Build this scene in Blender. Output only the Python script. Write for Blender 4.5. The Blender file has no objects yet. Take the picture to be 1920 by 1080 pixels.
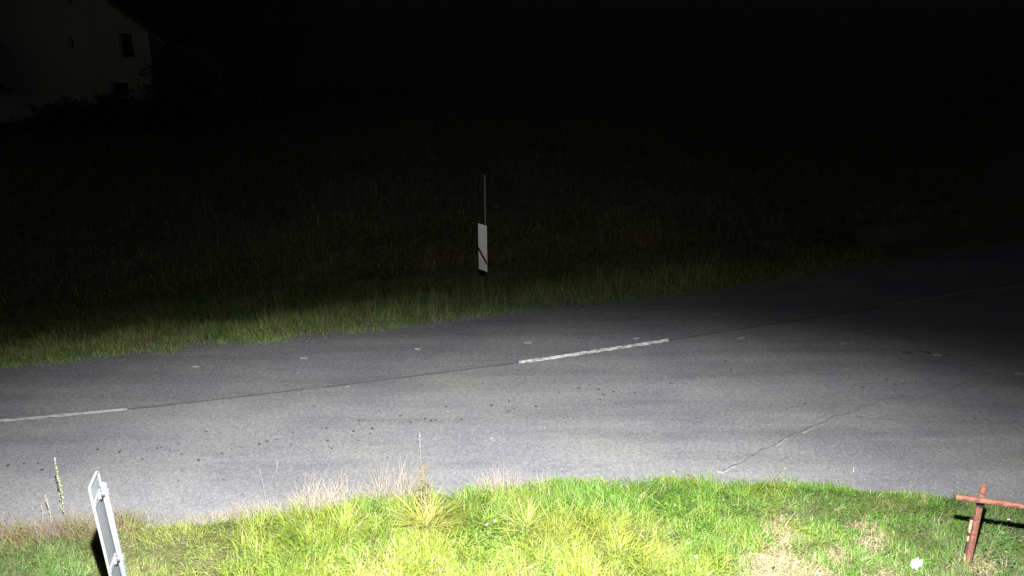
import bpy, bmesh, math, random
import numpy as np
from mathutils import Vector, Matrix

random.seed(7)
RNG = np.random.default_rng(11)
SC = bpy.context.scene
COL = SC.collection

# ------------------------------------------------------------------ camera
F_PX, PITCH, CAM_H = 1480.0, math.radians(22.0), 6.8
cam_d = bpy.data.cameras.new('camera')
cam = bpy.data.objects.new('camera', cam_d)
COL.objects.link(cam)
cam.location = (0, 0, CAM_H)
cam.rotation_euler = (math.radians(90) - PITCH, 0, 0)
cam_d.sensor_width = 36.0
cam_d.lens = 36.0 * F_PX / 1920.0
cam_d.clip_end = 2000
SC.camera = cam

# ------------------------------------------------------------------ night sky
W = bpy.data.worlds.new('World')
SC.world = W
W.use_nodes = True
wn = W.node_tree
sky = wn.nodes.new('ShaderNodeTexSky')
sky.sky_type = 'NISHITA'
sky.sun_disc = False
sky.sun_elevation = math.radians(12)
sky.sun_rotation = math.radians(200)
wn.links.new(sky.outputs[0], wn.nodes['Background'].inputs[0])
wn.nodes['Background'].inputs[1].default_value = 0.0042

# ------------------------------------------------------------------ street lamp light (stands beside the viewer's window, out of frame)
lamp_d = bpy.data.lights.new('street_lamp_light', 'SPOT')
lamp_d.energy = 46000
lamp_d.color = (0.985, 0.985, 1.0)
lamp_d.shadow_soft_size = 0.06
lamp_d.spot_size = math.radians(178)
lamp_d.spot_blend = 0.02
lamp_d.use_nodes = True
lt = lamp_d.node_tree
em = next(n for n in lt.nodes if n.type == 'EMISSION')
tc = lt.nodes.new('ShaderNodeTexCoord')
sx = lt.nodes.new('ShaderNodeSeparateXYZ')
lt.links.new(tc.outputs['Normal'], sx.inputs[0])


def lmath(op, a_, b_=None):
    n_ = lt.nodes.new('ShaderNodeMath'); n_.operation = op
    for i_, q_ in enumerate((a_, b_)):
        if q_ is None: continue
        if isinstance(q_, (int, float)): n_.inputs[i_].default_value = q_
        else: lt.links.new(q_, n_.inputs[i_])
    return n_.outputs[0]


# road luminaire: the beam is wider along the road than across it
tX = lmath('ADD', lmath('MULTIPLY', lmath('DIVIDE', sx.outputs['X'], sx.outputs['Z']), -1.0), 0.10)
tY = lmath('DIVIDE', sx.outputs['Y'], sx.outputs['Z'])
kX = lmath('MULTIPLY', tX, 0.78)
rad = lmath('SQRT', lmath('ADD', lmath('MULTIPLY', kX, kX), lmath('MULTIPLY', tY, tY)))
dgo = lmath('DIVIDE', lmath('ARCTANGENT', rad), math.radians(90))
mr = lt.nodes.new('ShaderNodeMapRange')
lt.links.new(lmath('ABSOLUTE', tX), mr.inputs['Value'])
for k_, q_ in (('From Min', .48), ('From Max', 1.12), ('To Min', 1.0), ('To Max', .58)):
    mr.inputs[k_].default_value = q_
rp = lt.nodes.new('ShaderNodeValToRGB')
PROFILE = [(0, .75), (25, .92), (38, 1.0), (44, .93), (47, .85), (52.5, .65), (55, .54), (57, .40), (58.5, .205), (60.2, .078), (62, .043), (64, .042), (69, .042), (75, .031), (80, .014), (90, .010)]
els = rp.color_ramp.elements
while len(els) > 1:
    els.remove(els[-1])
els[0].position = 0
els[0].color = (PROFILE[0][1],) * 3 + (1,)
for a_, v_ in PROFILE[1:]:
    e_ = els.new(a_ / 90.0)
    e_.color = (v_, v_, v_, 1)
rp.color_ramp.interpolation = 'LINEAR'
lt.links.new(dgo, rp.inputs[0])
lt.links.new(lmath('MULTIPLY', rp.outputs[0], mr.outputs[0]), em.inputs['Strength'])
lamp = bpy.data.objects.new('street_lamp_light', lamp_d)
COL.objects.link(lamp)
LAMP_P = Vector((0.0, 0.65, 8.7))
lamp.location = LAMP_P

SC.view_settings.view_transform = 'Standard'
SC.view_settings.look = 'None'
SC.view_settings.exposure = 0.0
SC.view_settings.gamma = 1.0
SC.view_settings.use_curve_mapping = False
SC.cycles.filter_width = 1.5
SC.cycles.max_bounces = 6
SC.cycles.transparent_max_bounces = 8


# ------------------------------------------------------------------ helpers
def at(u, v, z=0.0):
    x = (u - 960) / F_PX
    y = (v - 540) / F_PX
    d = (x, math.cos(PITCH) - y * math.sin(PITCH), -math.sin(PITCH) - y * math.cos(PITCH))
    t = (z - CAM_H) / d[2]
    return Vector((d[0] * t, d[1] * t, z))


def px(x, y, z):
    x, y, z = np.asarray(x), np.asarray(y), np.asarray(z) - CAM_H
    d = y * math.cos(PITCH) - z * math.sin(PITCH)
    w = -y * math.sin(PITCH) - z * math.cos(PITCH)
    d = np.where(d > .3, d, .3)
    return 960 + F_PX * x / d, 540 + F_PX * w / d


def tag(o, label=None, cat=None, group=None, kind=None):
    if label: o['label'] = label
    if cat: o['category'] = cat
    if group: o['group'] = group
    if kind: o['kind'] = kind
    return o


def link(name, me, mat=None, parent=None):
    o = bpy.data.objects.new(name, me)
    COL.objects.link(o)
    if mat is not None and not me.materials:
        me.materials.append(mat)
    if parent is not None:
        o.parent = parent
    return o


def empty(name, loc, label=None, cat=None, group=None):
    o = bpy.data.objects.new(name, None)
    COL.objects.link(o)
    o.location = loc
    o.empty_display_size = .1
    return tag(o, label, cat, group)


def pyd(name, verts, faces, mat=None, parent=None, smooth=False):
    me = bpy.data.meshes.new(name)
    me.from_pydata([tuple(v) for v in verts], [], faces)
    me.update()
    if smooth:
        me.polygons.foreach_set('use_smooth', [True] * len(me.polygons))
    return link(name, me, mat, parent)


class MB:
    def __init__(self):
        self.v, self.f = [], []

    def quad_sheet(self, pts):
        n = len(self.v)
        self.v += [tuple(p) for p in pts]
        self.f.append(tuple(range(n, n + len(pts))))

    def box(self, c, s, rot=None):
        n = len(self.v)
        R = rot or Matrix.Identity(3)
        for dx, dy, dz in ((-1, -1, -1), (1, -1, -1), (1, 1, -1), (-1, 1, -1), (-1, -1, 1), (1, -1, 1), (1, 1, 1), (-1, 1, 1)):
            self.v.append(tuple(Vector(c) + R @ Vector((dx * s[0] / 2, dy * s[1] / 2, dz * s[2] / 2))))
        for f in ((0, 3, 2, 1), (4, 5, 6, 7), (0, 1, 5, 4), (1, 2, 6, 5), (2, 3, 7, 6), (3, 0, 4, 7)):
            self.f.append(tuple(n + i for i in f))

    def tube(self, pts, radii, seg=8, jitter=0.0, square=False, cap=True):
        pts = [Vector(p) for p in pts]
        rings = []
        d0 = (pts[-1] - pts[0]).normalized()
        ref = Vector((0, 0, 1)) if abs(d0.z) < .8 else Vector((1, 0, 0))
        for i, p in enumerate(pts):
            a = pts[max(0, i - 1)]; b = pts[min(len(pts) - 1, i + 1)]
            d = (b - a).normalized()
            u = d.cross(ref).normalized()
            w = u.cross(d).normalized()
            r = radii[i] if hasattr(radii, '__len__') else radii
            ring = []
            for k in range(seg):
                t = 2 * math.pi * k / seg + (math.pi / seg)
                rr = r * (1 + random.uniform(-jitter, jitter))
                if square:
                    m = max(abs(math.cos(t)), abs(math.sin(t)))
                    rr = r / m * (0.97 if (k % 1 == 0) else 1)
                    rr = min(rr, r * 1.3)
                ring.append(len(self.v))
                self.v.append(tuple(p + u * math.cos(t) * rr + w * math.sin(t) * rr))
            rings.append(ring)
        for a, b in zip(rings, rings[1:]):
            for k in range(seg):
                self.f.append((a[k], a[(k + 1) % seg], b[(k + 1) % seg], b[k]))
        if cap:
            self.f.append(tuple(reversed(rings[0])))
            self.f.append(tuple(rings[-1]))

    def build(self, name, mat, parent=None, smooth=False):
        return pyd(name, self.v, self.f, mat, parent, smooth)


# ------------------------------------------------------------------ value noise (numpy)
_TAB = RNG.random((257, 257))


def vnoise(x, y, s, off=0.0):
    x = np.asarray(x, float) * s + 37.3 + off * 13.7
    y = np.asarray(y, float) * s + 91.1 + off * 7.9
    xi, yi = np.floor(x).astype(int), np.floor(y).astype(int)
    fx, fy = x - xi, y - yi
    fx, fy = fx * fx * (3 - 2 * fx), fy * fy * (3 - 2 * fy)
    a = _TAB[xi % 256, yi % 256]; b = _TAB[(xi + 1) % 256, yi % 256]
    c = _TAB[xi % 256, (yi + 1) % 256]; d = _TAB[(xi + 1) % 256, (yi + 1) % 256]
    return (a * (1 - fx) + b * fx) * (1 - fy) + (c * (1 - fx) + d * fx) * fy


def sm(e0, e1, x):
    t = np.clip((np.asarray(x, float) - e0) / (e1 - e0), 0, 1)
    return t * t * (3 - 2 * t)


# ------------------------------------------------------------------ road outline and terrain height
NEAR = np.array([(-300, -20), (-80, -2.5), (-40, 3.4), (-20, 6.7), (-9, 8.20), (-6.75, 8.40), (-5, 8.52), (-3.3, 8.72), (-1.3, 9.12), (.2, 9.42), (1.07, 9.50), (2.5, 9.52),
                 (4.1, 9.50), (6.2, 9.22), (7.5, 8.92), (9, 8.4), (11, 7.2), (14, 4.6), (18, 0.5), (22, -6), (28, -22), (300, -300)])
FAR = np.array([(-300, -12), (-80, 3.3), (-40, 8.2), (-20, 10.9), (-9.33, 12.78), (-4.97, 13.84), (-2, 14.68), (0, 15.30), (.92, 15.62), (5.9, 17.0), (12, 19.2), (25, 24.6), (40, 31), (80, 52), (300, 175)])
MID = np.array([(-40, 5.9), (-20, 9.0), (-12, 10.35), (-8.3, 11.06), (-6.38, 11.42), (-3.36, 12.16), (.15, 13.10), (3.11, 14.07), (8.03, 15.72), (12, 17.2), (18, 19.7), (40, 29.4)])


def curve(P, x):
    """smoothed polyline"""
    x = np.asarray(x, float)
    acc = 0
    for d in (-1.0, -.5, 0, .5, 1.0):
        acc = acc + np.interp(x + d, P[:, 0], P[:, 1])
    return acc / 5


def yn(x): return curve(NEAR, x) + (vnoise(x, 0, 1.3, 5) - .5) * .10 + (vnoise(x, 0, 5, 6) - .5) * .07
def yf(x): return curve(FAR, x) + (vnoise(x, 0, 1.1, 7) - .5) * .12 + (vnoise(x, 0, 4, 8) - .5) * .06
def ym(x): return curve(MID, x)


def height(x, y):
    x, y = np.asarray(x, float), np.asarray(y, float)
    dn = yn(x) - y
    df = y - yf(x)
    z = np.full(np.broadcast(x, y).shape, -0.05)
    bump = (vnoise(x, y, 1.2, 1) - .5) * .10 + (vnoise(x, y, 3.5, 2) - .5) * .05
    near = sm(-.06, .5, dn)
    z = z + near * (.13 + bump) + .085 * np.clip(dn - .15, 0, 4)
    far = sm(-.06, .6, df)
    ditch = -.22 * np.exp(-((df - 2.0) / .8) ** 2)
    z = z + far * (.10 + bump * 1.3) + ditch + .006 * np.clip(df - 3, 0, 40)
    return z


def gat(u, v, above=0.0):
    """point on the terrain (plus above) seen at picture point u, v"""
    z = .1
    for _ in range(12):
        p = at(u, v, z)
        z = .5 * z + .5 * (float(height(p.x, p.y)) + above)
    return Vector((p.x, p.y, float(height(p.x, p.y))))


# ------------------------------------------------------------------ materials
def new_mat(name):
    m = bpy.data.materials.new(name)
    m.use_nodes = True
    nt = m.node_tree
    return m, nt, nt.nodes['Principled BSDF']


def N(nt, t, **k):
    n = nt.nodes.new(t)
    for a, b in k.items():
        setattr(n, a, b)
    return n


def noise(nt, vec, scale, detail=3, rough=.55):
    n = N(nt, 'ShaderNodeTexNoise')
    n.inputs['Scale'].default_value = scale
    n.inputs['Detail'].default_value = detail
    n.inputs['Roughness'].default_value = rough
    nt.links.new(vec, n.inputs['Vector'])
    return n.outputs['Fac']


def ramp(nt, fac, stops):
    r = N(nt, 'ShaderNodeValToRGB')
    e = r.color_ramp.elements
    while len(e) > 1: e.remove(e[-1])
    e[0].position = stops[0][0]; e[0].color = (*stops[0][1], 1)
    for p, c in stops[1:]:
        q = e.new(p); q.color = (*c, 1)
    nt.links.new(fac, r.inputs[0])
    return r.outputs[0]


def mix(nt, fac, a, b, mode='MIX'):
    m = N(nt, 'ShaderNodeMix', data_type='RGBA', blend_type=mode)
    for sock, val in ((m.inputs[0], fac), (m.inputs[6], a), (m.inputs[7], b)):
        if hasattr(val, 'links') or isinstance(val, bpy.types.NodeSocket):
            nt.links.new(val, sock)
        elif isinstance(val, (int, float)):
            sock.default_value = val
        else:
            sock.default_value = (*val, 1)
    return m.outputs[2]


def objco(nt):
    return N(nt, 'ShaderNodeTexCoord').outputs['Object']


def bump(nt, h, bs, strength, dist):
    b = N(nt, 'ShaderNodeBump')
    b.inputs['Strength'].default_value = strength
    b.inputs['Distance'].default_value = dist
    nt.links.new(h, b.inputs['Height'])
    nt.links.new(b.outputs[0], bs.inputs['Normal'])


def g3(v): return (v, v, v)


def asphalt(name, base, warm=1.0):
    m, nt, bs = new_mat(name)
    co = objco(nt)
    fine = noise(nt, co, 70, 2, .7)
    mid_ = noise(nt, co, 14, 4, .65)
    big = noise(nt, co, .55, 4, .6)
    agg = N(nt, 'ShaderNodeTexVoronoi'); agg.inputs['Scale'].default_value = 55
    nt.links.new(co, agg.inputs['Vector'])
    c = ramp(nt, fine, [(.28, (base * .60, base * .60, base * .63)), (.5, (base, base * .995, base * 1.02 * warm)), (.74, (base * 1.45, base * 1.44, base * 1.44))])
    stone = ramp(nt, agg.outputs['Color'], [(0, g3(.62)), (.55, g3(.95)), (.9, g3(1.2)), (1, g3(1.75))])
    c = mix(nt, .75, c, stone, 'MULTIPLY')
    c = mix(nt, .7, c, ramp(nt, mid_, [(.3, g3(.72)), (.5, g3(1.0)), (.72, g3(1.24))]), 'MULTIPLY')
    # long stains drawn out along the driving direction
    mp = N(nt, 'ShaderNodeMapping'); mp.inputs['Rotation'].default_value = (0, 0, math.radians(-15)); mp.inputs['Scale'].default_value = (.22, 1.6, 1)
    nt.links.new(co, mp.inputs[0])
    trk = noise(nt, mp.outputs[0], 1.0, 4, .6)
    c = mix(nt, .8, c, ramp(nt, trk, [(.3, g3(.72)), (.5, g3(1.0)), (.7, g3(1.18))]), 'MULTIPLY')
    c = mix(nt, .9, c, ramp(nt, big, [(.3, (.84, .84, .92)), (.5, g3(1.0)), (.7, (1.14, 1.12, 1.03))]), 'MULTIPLY')
    nt.links.new(c, bs.inputs['Base Color'])
    bs.inputs['Roughness'].default_value = .85
    bs.inputs['Specular IOR Level'].default_value = .25
    bump(nt, fine, bs, .55, .006)
    return m


M_ROAD = asphalt('asphalt_near', .150, .99)
M_LANE = asphalt('asphalt_far', .128, 1.01)

m, nt, bs = new_mat('road_paint')
co = objco(nt)
w = noise(nt, co, 9, 5, .7)
mp = N(nt, 'ShaderNodeMapping'); mp.inputs['Rotation'].default_value = (0, 0, math.radians(-17)); mp.inputs['Scale'].default_value = (1.2, 16, 1)
nt.links.new(co, mp.inputs[0])
w2 = noise(nt, mp.outputs[0], 2.2, 4, .65)
wear = mix(nt, .5, w, w2)
c = ramp(nt, wear, [(.40, (.14, .14, .14)), (.47, (.28, .28, .27)), (.53, (.62, .62, .60)), (.75, (.78, .78, .76))])
nt.links.new(c, bs.inputs['Base Color']); bs.inputs['Roughness'].default_value = .8
M_PAINT = m
m, nt, bs = new_mat('dimmed_old_paint')
co = objco(nt)
c = ramp(nt, noise(nt, co, 12, 5, .7), [(.40, (.13, .13, .13)), (.6, (.22, .22, .215)), (.75, (.30, .30, .29))])
nt.links.new(c, bs.inputs['Base Color']); bs.inputs['Roughness'].default_value = .85
M_DIMPAINT = m
m, nt, bs = new_mat('grey_road_paint')
co = objco(nt)
mp = N(nt, 'ShaderNodeMapping'); mp.inputs['Rotation'].default_value = (0, 0, math.radians(-10)); mp.inputs['Scale'].default_value = (1.0, 20, 1)
nt.links.new(co, mp.inputs[0])
c = ramp(nt, mix(nt, .6, noise(nt, co, 12, 5, .7), noise(nt, mp.outputs[0], 2.0, 4, .65)), [(.38, (.13, .13, .13)), (.5, (.30, .30, .29)), (.7, (.50, .50, .48))])
nt.links.new(c, bs.inputs['Base Color']); bs.inputs['Roughness'].default_value = .85
M_GREYPAINT = m


def flat(name, col, rough=.7, metal=0, var=.25, scale=20, spec=.4, bmp=0.0, bd=.005):
    m, nt, bs = new_mat(name)
    co = objco(nt)
    f = noise(nt, co, scale, 4, .6)
    c = ramp(nt, f, [(.25, tuple(k * (1 - var) for k in col)), (.5, col), (.75, tuple(min(.95, k * (1 + var)) for k in col))])
    nt.links.new(c, bs.inputs['Base Color'])
    bs.inputs['Roughness'].default_value = rough
    bs.inputs['Metallic'].default_value = metal
    bs.inputs['Specular IOR Level'].default_value = spec
    if bmp: bump(nt, f, bs, bmp, bd)
    return m


M_TAR = flat('tar', (.070, .069, .067), .8, var=.4, scale=40)
M_CLOD = flat('dark_dirt', (.042, .035, .029), .9, var=.5, scale=30)
M_DAB = flat('pale_dab', (.25, .247, .24), .85, var=.5, scale=50)
M_GRIT_AND_LIT_EDGE = flat('pale_grit', (.24, .235, .22), .85, var=.4, scale=30)


def blade_mat(name, trans=.35, rough=.5):
    m, nt, bs = new_mat(name)
    a = N(nt, 'ShaderNodeAttribute'); a.attribute_name = 'Col'
    nt.links.new(a.outputs['Color'], bs.inputs['Base Color'])
    bs.inputs['Roughness'].default_value = rough
    bs.inputs['Specular IOR Level'].default_value = .3
    tr = N(nt, 'ShaderNodeBsdfTranslucent')
    nt.links.new(a.outputs['Color'], tr.inputs['Color'])
    mx = N(nt, 'ShaderNodeMixShader'); mx.inputs[0].default_value = trans
    nt.links.new(bs.outputs[0], mx.inputs[1]); nt.links.new(tr.outputs[0], mx.inputs[2])
    nt.links.new(mx.outputs[0], nt.nodes['Material Output'].inputs['Surface'])
    return m


M_BLADE = blade_mat('grass_blades', .22)
M_DRY = blade_mat('dry_stems', .25, .7)

m, nt, bs = new_mat('soil_and_turf')
co = objco(nt)
c = ramp(nt, noise(nt, co, 9, 5, .7), [(.3, (.030, .036, .012)), (.5, (.060, .066, .026)), (.7, (.13, .12, .062))])
c = mix(nt, ramp(nt, noise(nt, co, .35, 3), [(.4, g3(0)), (.6, g3(1))]), c, mix(nt, .5, c, (.10, .085, .045)))
nt.links.new(c, bs.inputs['Base Color']); bs.inputs['Roughness'].default_value = .95
bump(nt, noise(nt, co, 25, 4, .7), bs, .8, .03)
M_SOIL = m

# ------------------------------------------------------------------ ground (one sheet to the horizon)
def axis(lo, hi, step, far, ratio=1.35):
    a = list(np.arange(lo, hi + 1e-6, step))
    out, s, q = [], step, hi
    while q < far:
        s *= ratio; q += s; out.append(q)
    pre, s, q = [], step, lo
    while q > -far:
        s *= ratio; q -= s; pre.append(q)
    return np.array(pre[::-1] + a + out)


xs = axis(-15, 16, .16, 700)
ys = axis(3, 24, .16, 700)
X, Y = np.meshgrid(xs, ys)
Z = height(X, Y)
nv = len(xs)
verts = np.stack([X.ravel(), Y.ravel(), Z.ravel()], 1)
idx = np.arange(len(verts)).reshape(X.shape)
faces = np.stack([idx[:-1, :-1].ravel(), idx[:-1, 1:].ravel(), idx[1:, 1:].ravel(), idx[1:, :-1].ravel()], 1)


def np_mesh(name, verts, faces, cols=None, smooth=False):
    me = bpy.data.meshes.new(name)
    n, k = faces.shape
    me.vertices.add(len(verts)); me.vertices.foreach_set('co', np.ascontiguousarray(verts, dtype=np.float32).ravel())
    me.loops.add(n * k); me.loops.foreach_set('vertex_index', np.ascontiguousarray(faces, dtype=np.int32).ravel())
    me.polygons.add(n)
    me.polygons.foreach_set('loop_start', np.arange(0, n * k, k, dtype=np.int32))
    me.polygons.foreach_set('loop_total', np.full(n, k, dtype=np.int32))
    if smooth: me.polygons.foreach_set('use_smooth', np.ones(n, dtype=bool))
    if cols is not None:
        at_ = me.color_attributes.new('Col', 'FLOAT_COLOR', 'POINT')
        c4 = np.concatenate([cols, np.ones((len(cols), 1))], 1)
        at_.data.foreach_set('color', np.ascontiguousarray(c4, dtype=np.float32).ravel())
    me.update(); me.validate()
    return me


ground = link('ground', np_mesh('ground', verts, faces, smooth=True), M_SOIL)
tag(ground, 'dark turf and soil ground on both sides of the road', 'ground', kind='structure')

# ------------------------------------------------------------------ road
def strip(name, xs_, lo, hi, z, mat, parent=None, rows=1):
    v, f = [], []
    k = rows + 1
    for x in xs_:
        a, b = float(lo(x)), float(hi(x))
        for r in range(k):
            t = r / rows
            v.append((x, a * (1 - t) + b * t, z))
    n = len(xs_)
    for i in range(n - 1):
        for r in range(rows):
            f.append((i * k + r, (i + 1) * k + r, (i + 1) * k + r + 1, i * k + r + 1))
    return pyd(name, v, f, mat, parent)


rx = np.concatenate([np.arange(-60, -12, 1.5), np.arange(-12, 15, .12), np.arange(15, 60, 1.2)])
road = strip('road', rx, lambda x: curve(NEAR, x) - .55, lambda x: curve(FAR, x) + .45, 0.0, M_ROAD)
tag(road, 'grey two lane asphalt road bending past the grass verge', 'road', kind='structure')
# the far lane was laid later: its own sheet with a ragged joint
lx = np.concatenate([np.arange(-38, -12, 1.5), np.arange(-12, 15, .06), np.arange(15, 38, 1.2)])
strip('asphalt_lane', lx, lambda x: ym(x) + (vnoise(x, 1, 6, 3) - .5) * .035, lambda x: curve(FAR, x) + .44, .004, M_LANE, road, 1)
jx = np.arange(-12, 14, .05)
strip('tar_joint', jx, lambda x: ym(x) - .012 - .035 * max(0, vnoise(x, 2, 4, 3) - .25), lambda x: ym(x) + .016 * (vnoise(x, 9, 3, 4) > .22), .009, M_TAR, road)


def dash(x0, x1, half, mat, label, wob=.014):
    xx = np.arange(x0, x1, .04)
    o = strip('lane_marking', xx, lambda x: ym(x) - half + (vnoise(x, 4, 7, 2) - .5) * wob - .01, lambda x: ym(x) + half + (vnoise(x, 6, 7, 9) - .5) * wob - .01, .014, mat, road)
    o['label'] = label


dash(-9.4, -6.36, .042, M_GREYPAINT, 'worn pale centre dash cut by the left edge')
dash(.13, 3.10, .060, M_PAINT, 'bright white centre dash with worn streaks')
dash(8.0, 10.9, .050, M_DIMPAINT, 'centre dash lost in the dark on the right')  # worn paint darkened further to stand for the lamp cut-off here
dash(-18.4, -15.4, .06, M_PAINT, 'centre dash of the unlit road')

for u, v in [(367, 688), (570, 672), (783, 655), (990, 643), (1193, 635), (1390, 634), (1580, 645), (1757, 666), (1910, 701)]:  # small pale marks in a row across the asphalt
    p = at(u, v)
    a0 = random.uniform(-.3, .3)
    vv = []
    for k in range(11):
        t = 2 * math.pi * k / 11
        r = random.uniform(.7, 1.15)
        q = Vector((math.cos(t) * .080 * r, math.sin(t) * .032 * r, 0))
        q.rotate(Matrix.Rotation(a0, 3, 'Z'))
        vv.append((p.x + q.x, p.y + q.y, .011))
    n = len(vv)
    low = [(a, b, .0045) for a, b, c in vv]
    pyd('pale_mark', vv + low, [tuple(range(n))] + [(n + i, n + (i + 1) % n, (i + 1) % n, i) for i in range(n)], M_DAB, road)

# cracks with a pale lip painted in as their lit edge
def crack(pts, w0, w1, name='crack', mat=M_TAR, z=.006, rough=.03):
    P = [at(u, v) for u, v in pts]
    fine = []
    for a, b in zip(P, P[1:]):
        n = max(2, int((b - a).length / .05))
        for i in range(n):
            fine.append(a.lerp(b, i / n))
    fine.append(P[-1])
    v, f = [], []
    L = len(fine)
    for i, p in enumerate(fine):
        d = (fine[min(L - 1, i + 1)] - fine[max(0, i - 1)]).normalized()
        nrm = Vector((-d.y, d.x, 0))
        off = (float(vnoise(p.x, p.y, 6, 3)) - .5) * rough * 2 + random.uniform(-1, 1) * rough * .25
        t = i / (L - 1)
        w = (w0 * (1 - t) + w1 * t) * random.uniform(.35, 1.3)
        c = p + nrm * off
        v += [(c.x - nrm.x * w, c.y - nrm.y * w, z), (c.x + nrm.x * w, c.y + nrm.y * w, z)]
    for i in range(L - 1):
        f.append((2 * i, 2 * i + 2, 2 * i + 3, 2 * i + 1))
    return pyd(name, v, f, mat, road)


CR = [(1352, 882), (1385, 868), (1425, 847), (1452, 832), (1478, 818), (1505, 808), (1528, 800), (1545, 790), (1562, 782), (1600, 770), (1650, 752), (1705, 742)]
crack(CR, .010, .006)
for a_, b_ in ((0, 2), (3, 5), (5, 8)):
    crack([(u - 1, v + 4) for u, v in CR[a_:b_]], .012, .007, 'crack_lit_edge', M_GRIT_AND_LIT_EDGE, .0045, .032)
crack([(1690, 756), (1745, 742), (1800, 722), (1850, 700)], .004, .006)
crack([(1440, 806), (1480, 818)], .005, .004)
crack([(1600, 782), (1650, 786), (1690, 788)], .004, .005)
crack([(520, 785), (650, 783), (700, 789), (820, 786)], .004, .004)
crack([(1690, 661), (1712, 661)], .03, .02)
crack([(1722, 659), (1748, 663)], .05, .05)
crack([(1770, 664), (1782, 667)], .03, .03)
crack([(60, 668), (190, 672), (400, 669)], .006, .006, 'crack', M_TAR, .010)

# dark clods, wet spots and pale grit trodden on the asphalt
SP = []
for X0, Y0, S, L in ((480, 800, 3.856, [(510, 12), (705, 35), (695, 65), (825, 52), (840, 15), (270, 42), (162, 35), (105, 68), (148, 95), (80, 107), (25, 127), (405, 82), (255, 133), (515, 100), (740, 100), (550, 160)]),
                     (0, 800, 3.856, [(1290, 122), (1745, 150), (1675, 165), (1605, 195), (1437, 243), (1135, 158), (1165, 150), (940, 212), (865, 183), (1030, 235), (1315, 200), (1230, 175), (1290, 390), (1620, 383), (175, 268), (275, 268), (55, 282), (465, 288), (413, 180), (705, 165), (1490, 38), (305, 313)]),
                     (400, 700, 3.0, [(570, 188), (935, 212), (1053, 240), (820, 268), (840, 272), (1110, 275), (1192, 257), (1225, 267), (1250, 266), (1395, 260), (1308, 188), (1567, 180), (1665, 160), (1680, 190), (1660, 215), (1690, 200), (1672, 208), (1815, 187), (1765, 270), (635, 310), (450, 332)]),
                     (960, 500, 3.6, [(1030, 692), (1440, 635), (1480, 700), (1205, 760), (1070, 787), (585, 827), (525, 797), (447, 822), (615, 862), (683, 843), (830, 852), (595, 897), (160, 943), (820, 953), (10, 960), (315, 848), (415, 960), (1370, 745), (910, 752), (1285, 775), (980, 855), (1190, 745), (1640, 640), (1710, 710)]),
                     (1440, 500, 3.6, [(550, 750), (800, 762), (860, 795), (640, 815), (150, 570), (1560, 455), (1400, 1030), (1000, 775), (250, 925)])):
    SP += [(X0 + a / S, Y0 + b / S) for a, b in L]
mb = MB()


def blob(mb, p, r, hgt, z0=.003, n=9, sq=.8):
    a0 = random.uniform(0, 6.28)
    base = len(mb.v)
    for ring, (rr, zz) in enumerate(((1, 0), (.75, .6))):
        for k in range(n):
            t = 2 * math.pi * k / n
            q = r * rr * random.uniform(.65, 1.2)
            x_, y_ = math.cos(t) * q, math.sin(t) * q * sq
            mb.v.append((p.x + x_ * math.cos(a0) - y_ * math.sin(a0), p.y + x_ * math.sin(a0) + y_ * math.cos(a0), z0 + hgt * zz))
    mb.v.append((p.x, p.y, z0 + hgt))
    for k in range(n):
        a, b = base + k, base + (k + 1) % n
        mb.f.append((a, b, b + n, a + n))
        mb.f.append((a + n, b + n, base + 2 * n))


for u, v in SP:
    blob(mb, at(u, v), random.uniform(.014, .034), random.uniform(.006, .012))
for i in range(420):
    u = random.gauss(900, 520); v = random.gauss(805, 55)
    p = at(u, v)
    if p.y < yn(p.x) + .1 or p.y > ym(p.x): continue
    blob(mb, p, random.uniform(.005, .014), .005, n=5)
o = mb.build('dirt_clods', M_CLOD, road); o['kind'] = 'stuff'
mb = MB()
for i in range(500):
    x = random.uniform(-9, 9.5)
    e = float(yn(x))
    y = e + abs(random.gauss(0, .35)) if i % 4 else random.uniform(e, float(yf(x)))
    blob(mb, Vector((x, y, 0)), random.uniform(.004, .012), random.uniform(.004, .012), n=5)
for i in range(420):
    x = random.uniform(-11, 5)
    blob(mb, Vector((x, float(yf(x)) + random.gauss(-.02, .07), 0)), random.uniform(.004, .012), random.uniform(.004, .010), n=5)
for (u, v, r) in [(1263, 884, .03), (1348, 885, .035), (1472, 878, .02), (922, 822, .03), (925, 826, .02), (1470, 900, .03), (840, 772, .02), (652, 725, .02), (1022, 803, .02)]:
    blob(mb, at(u, v), r, .008, n=7)
o = mb.build('pale_grit', M_GRIT_AND_LIT_EDGE, road); o['kind'] = 'stuff'


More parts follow.
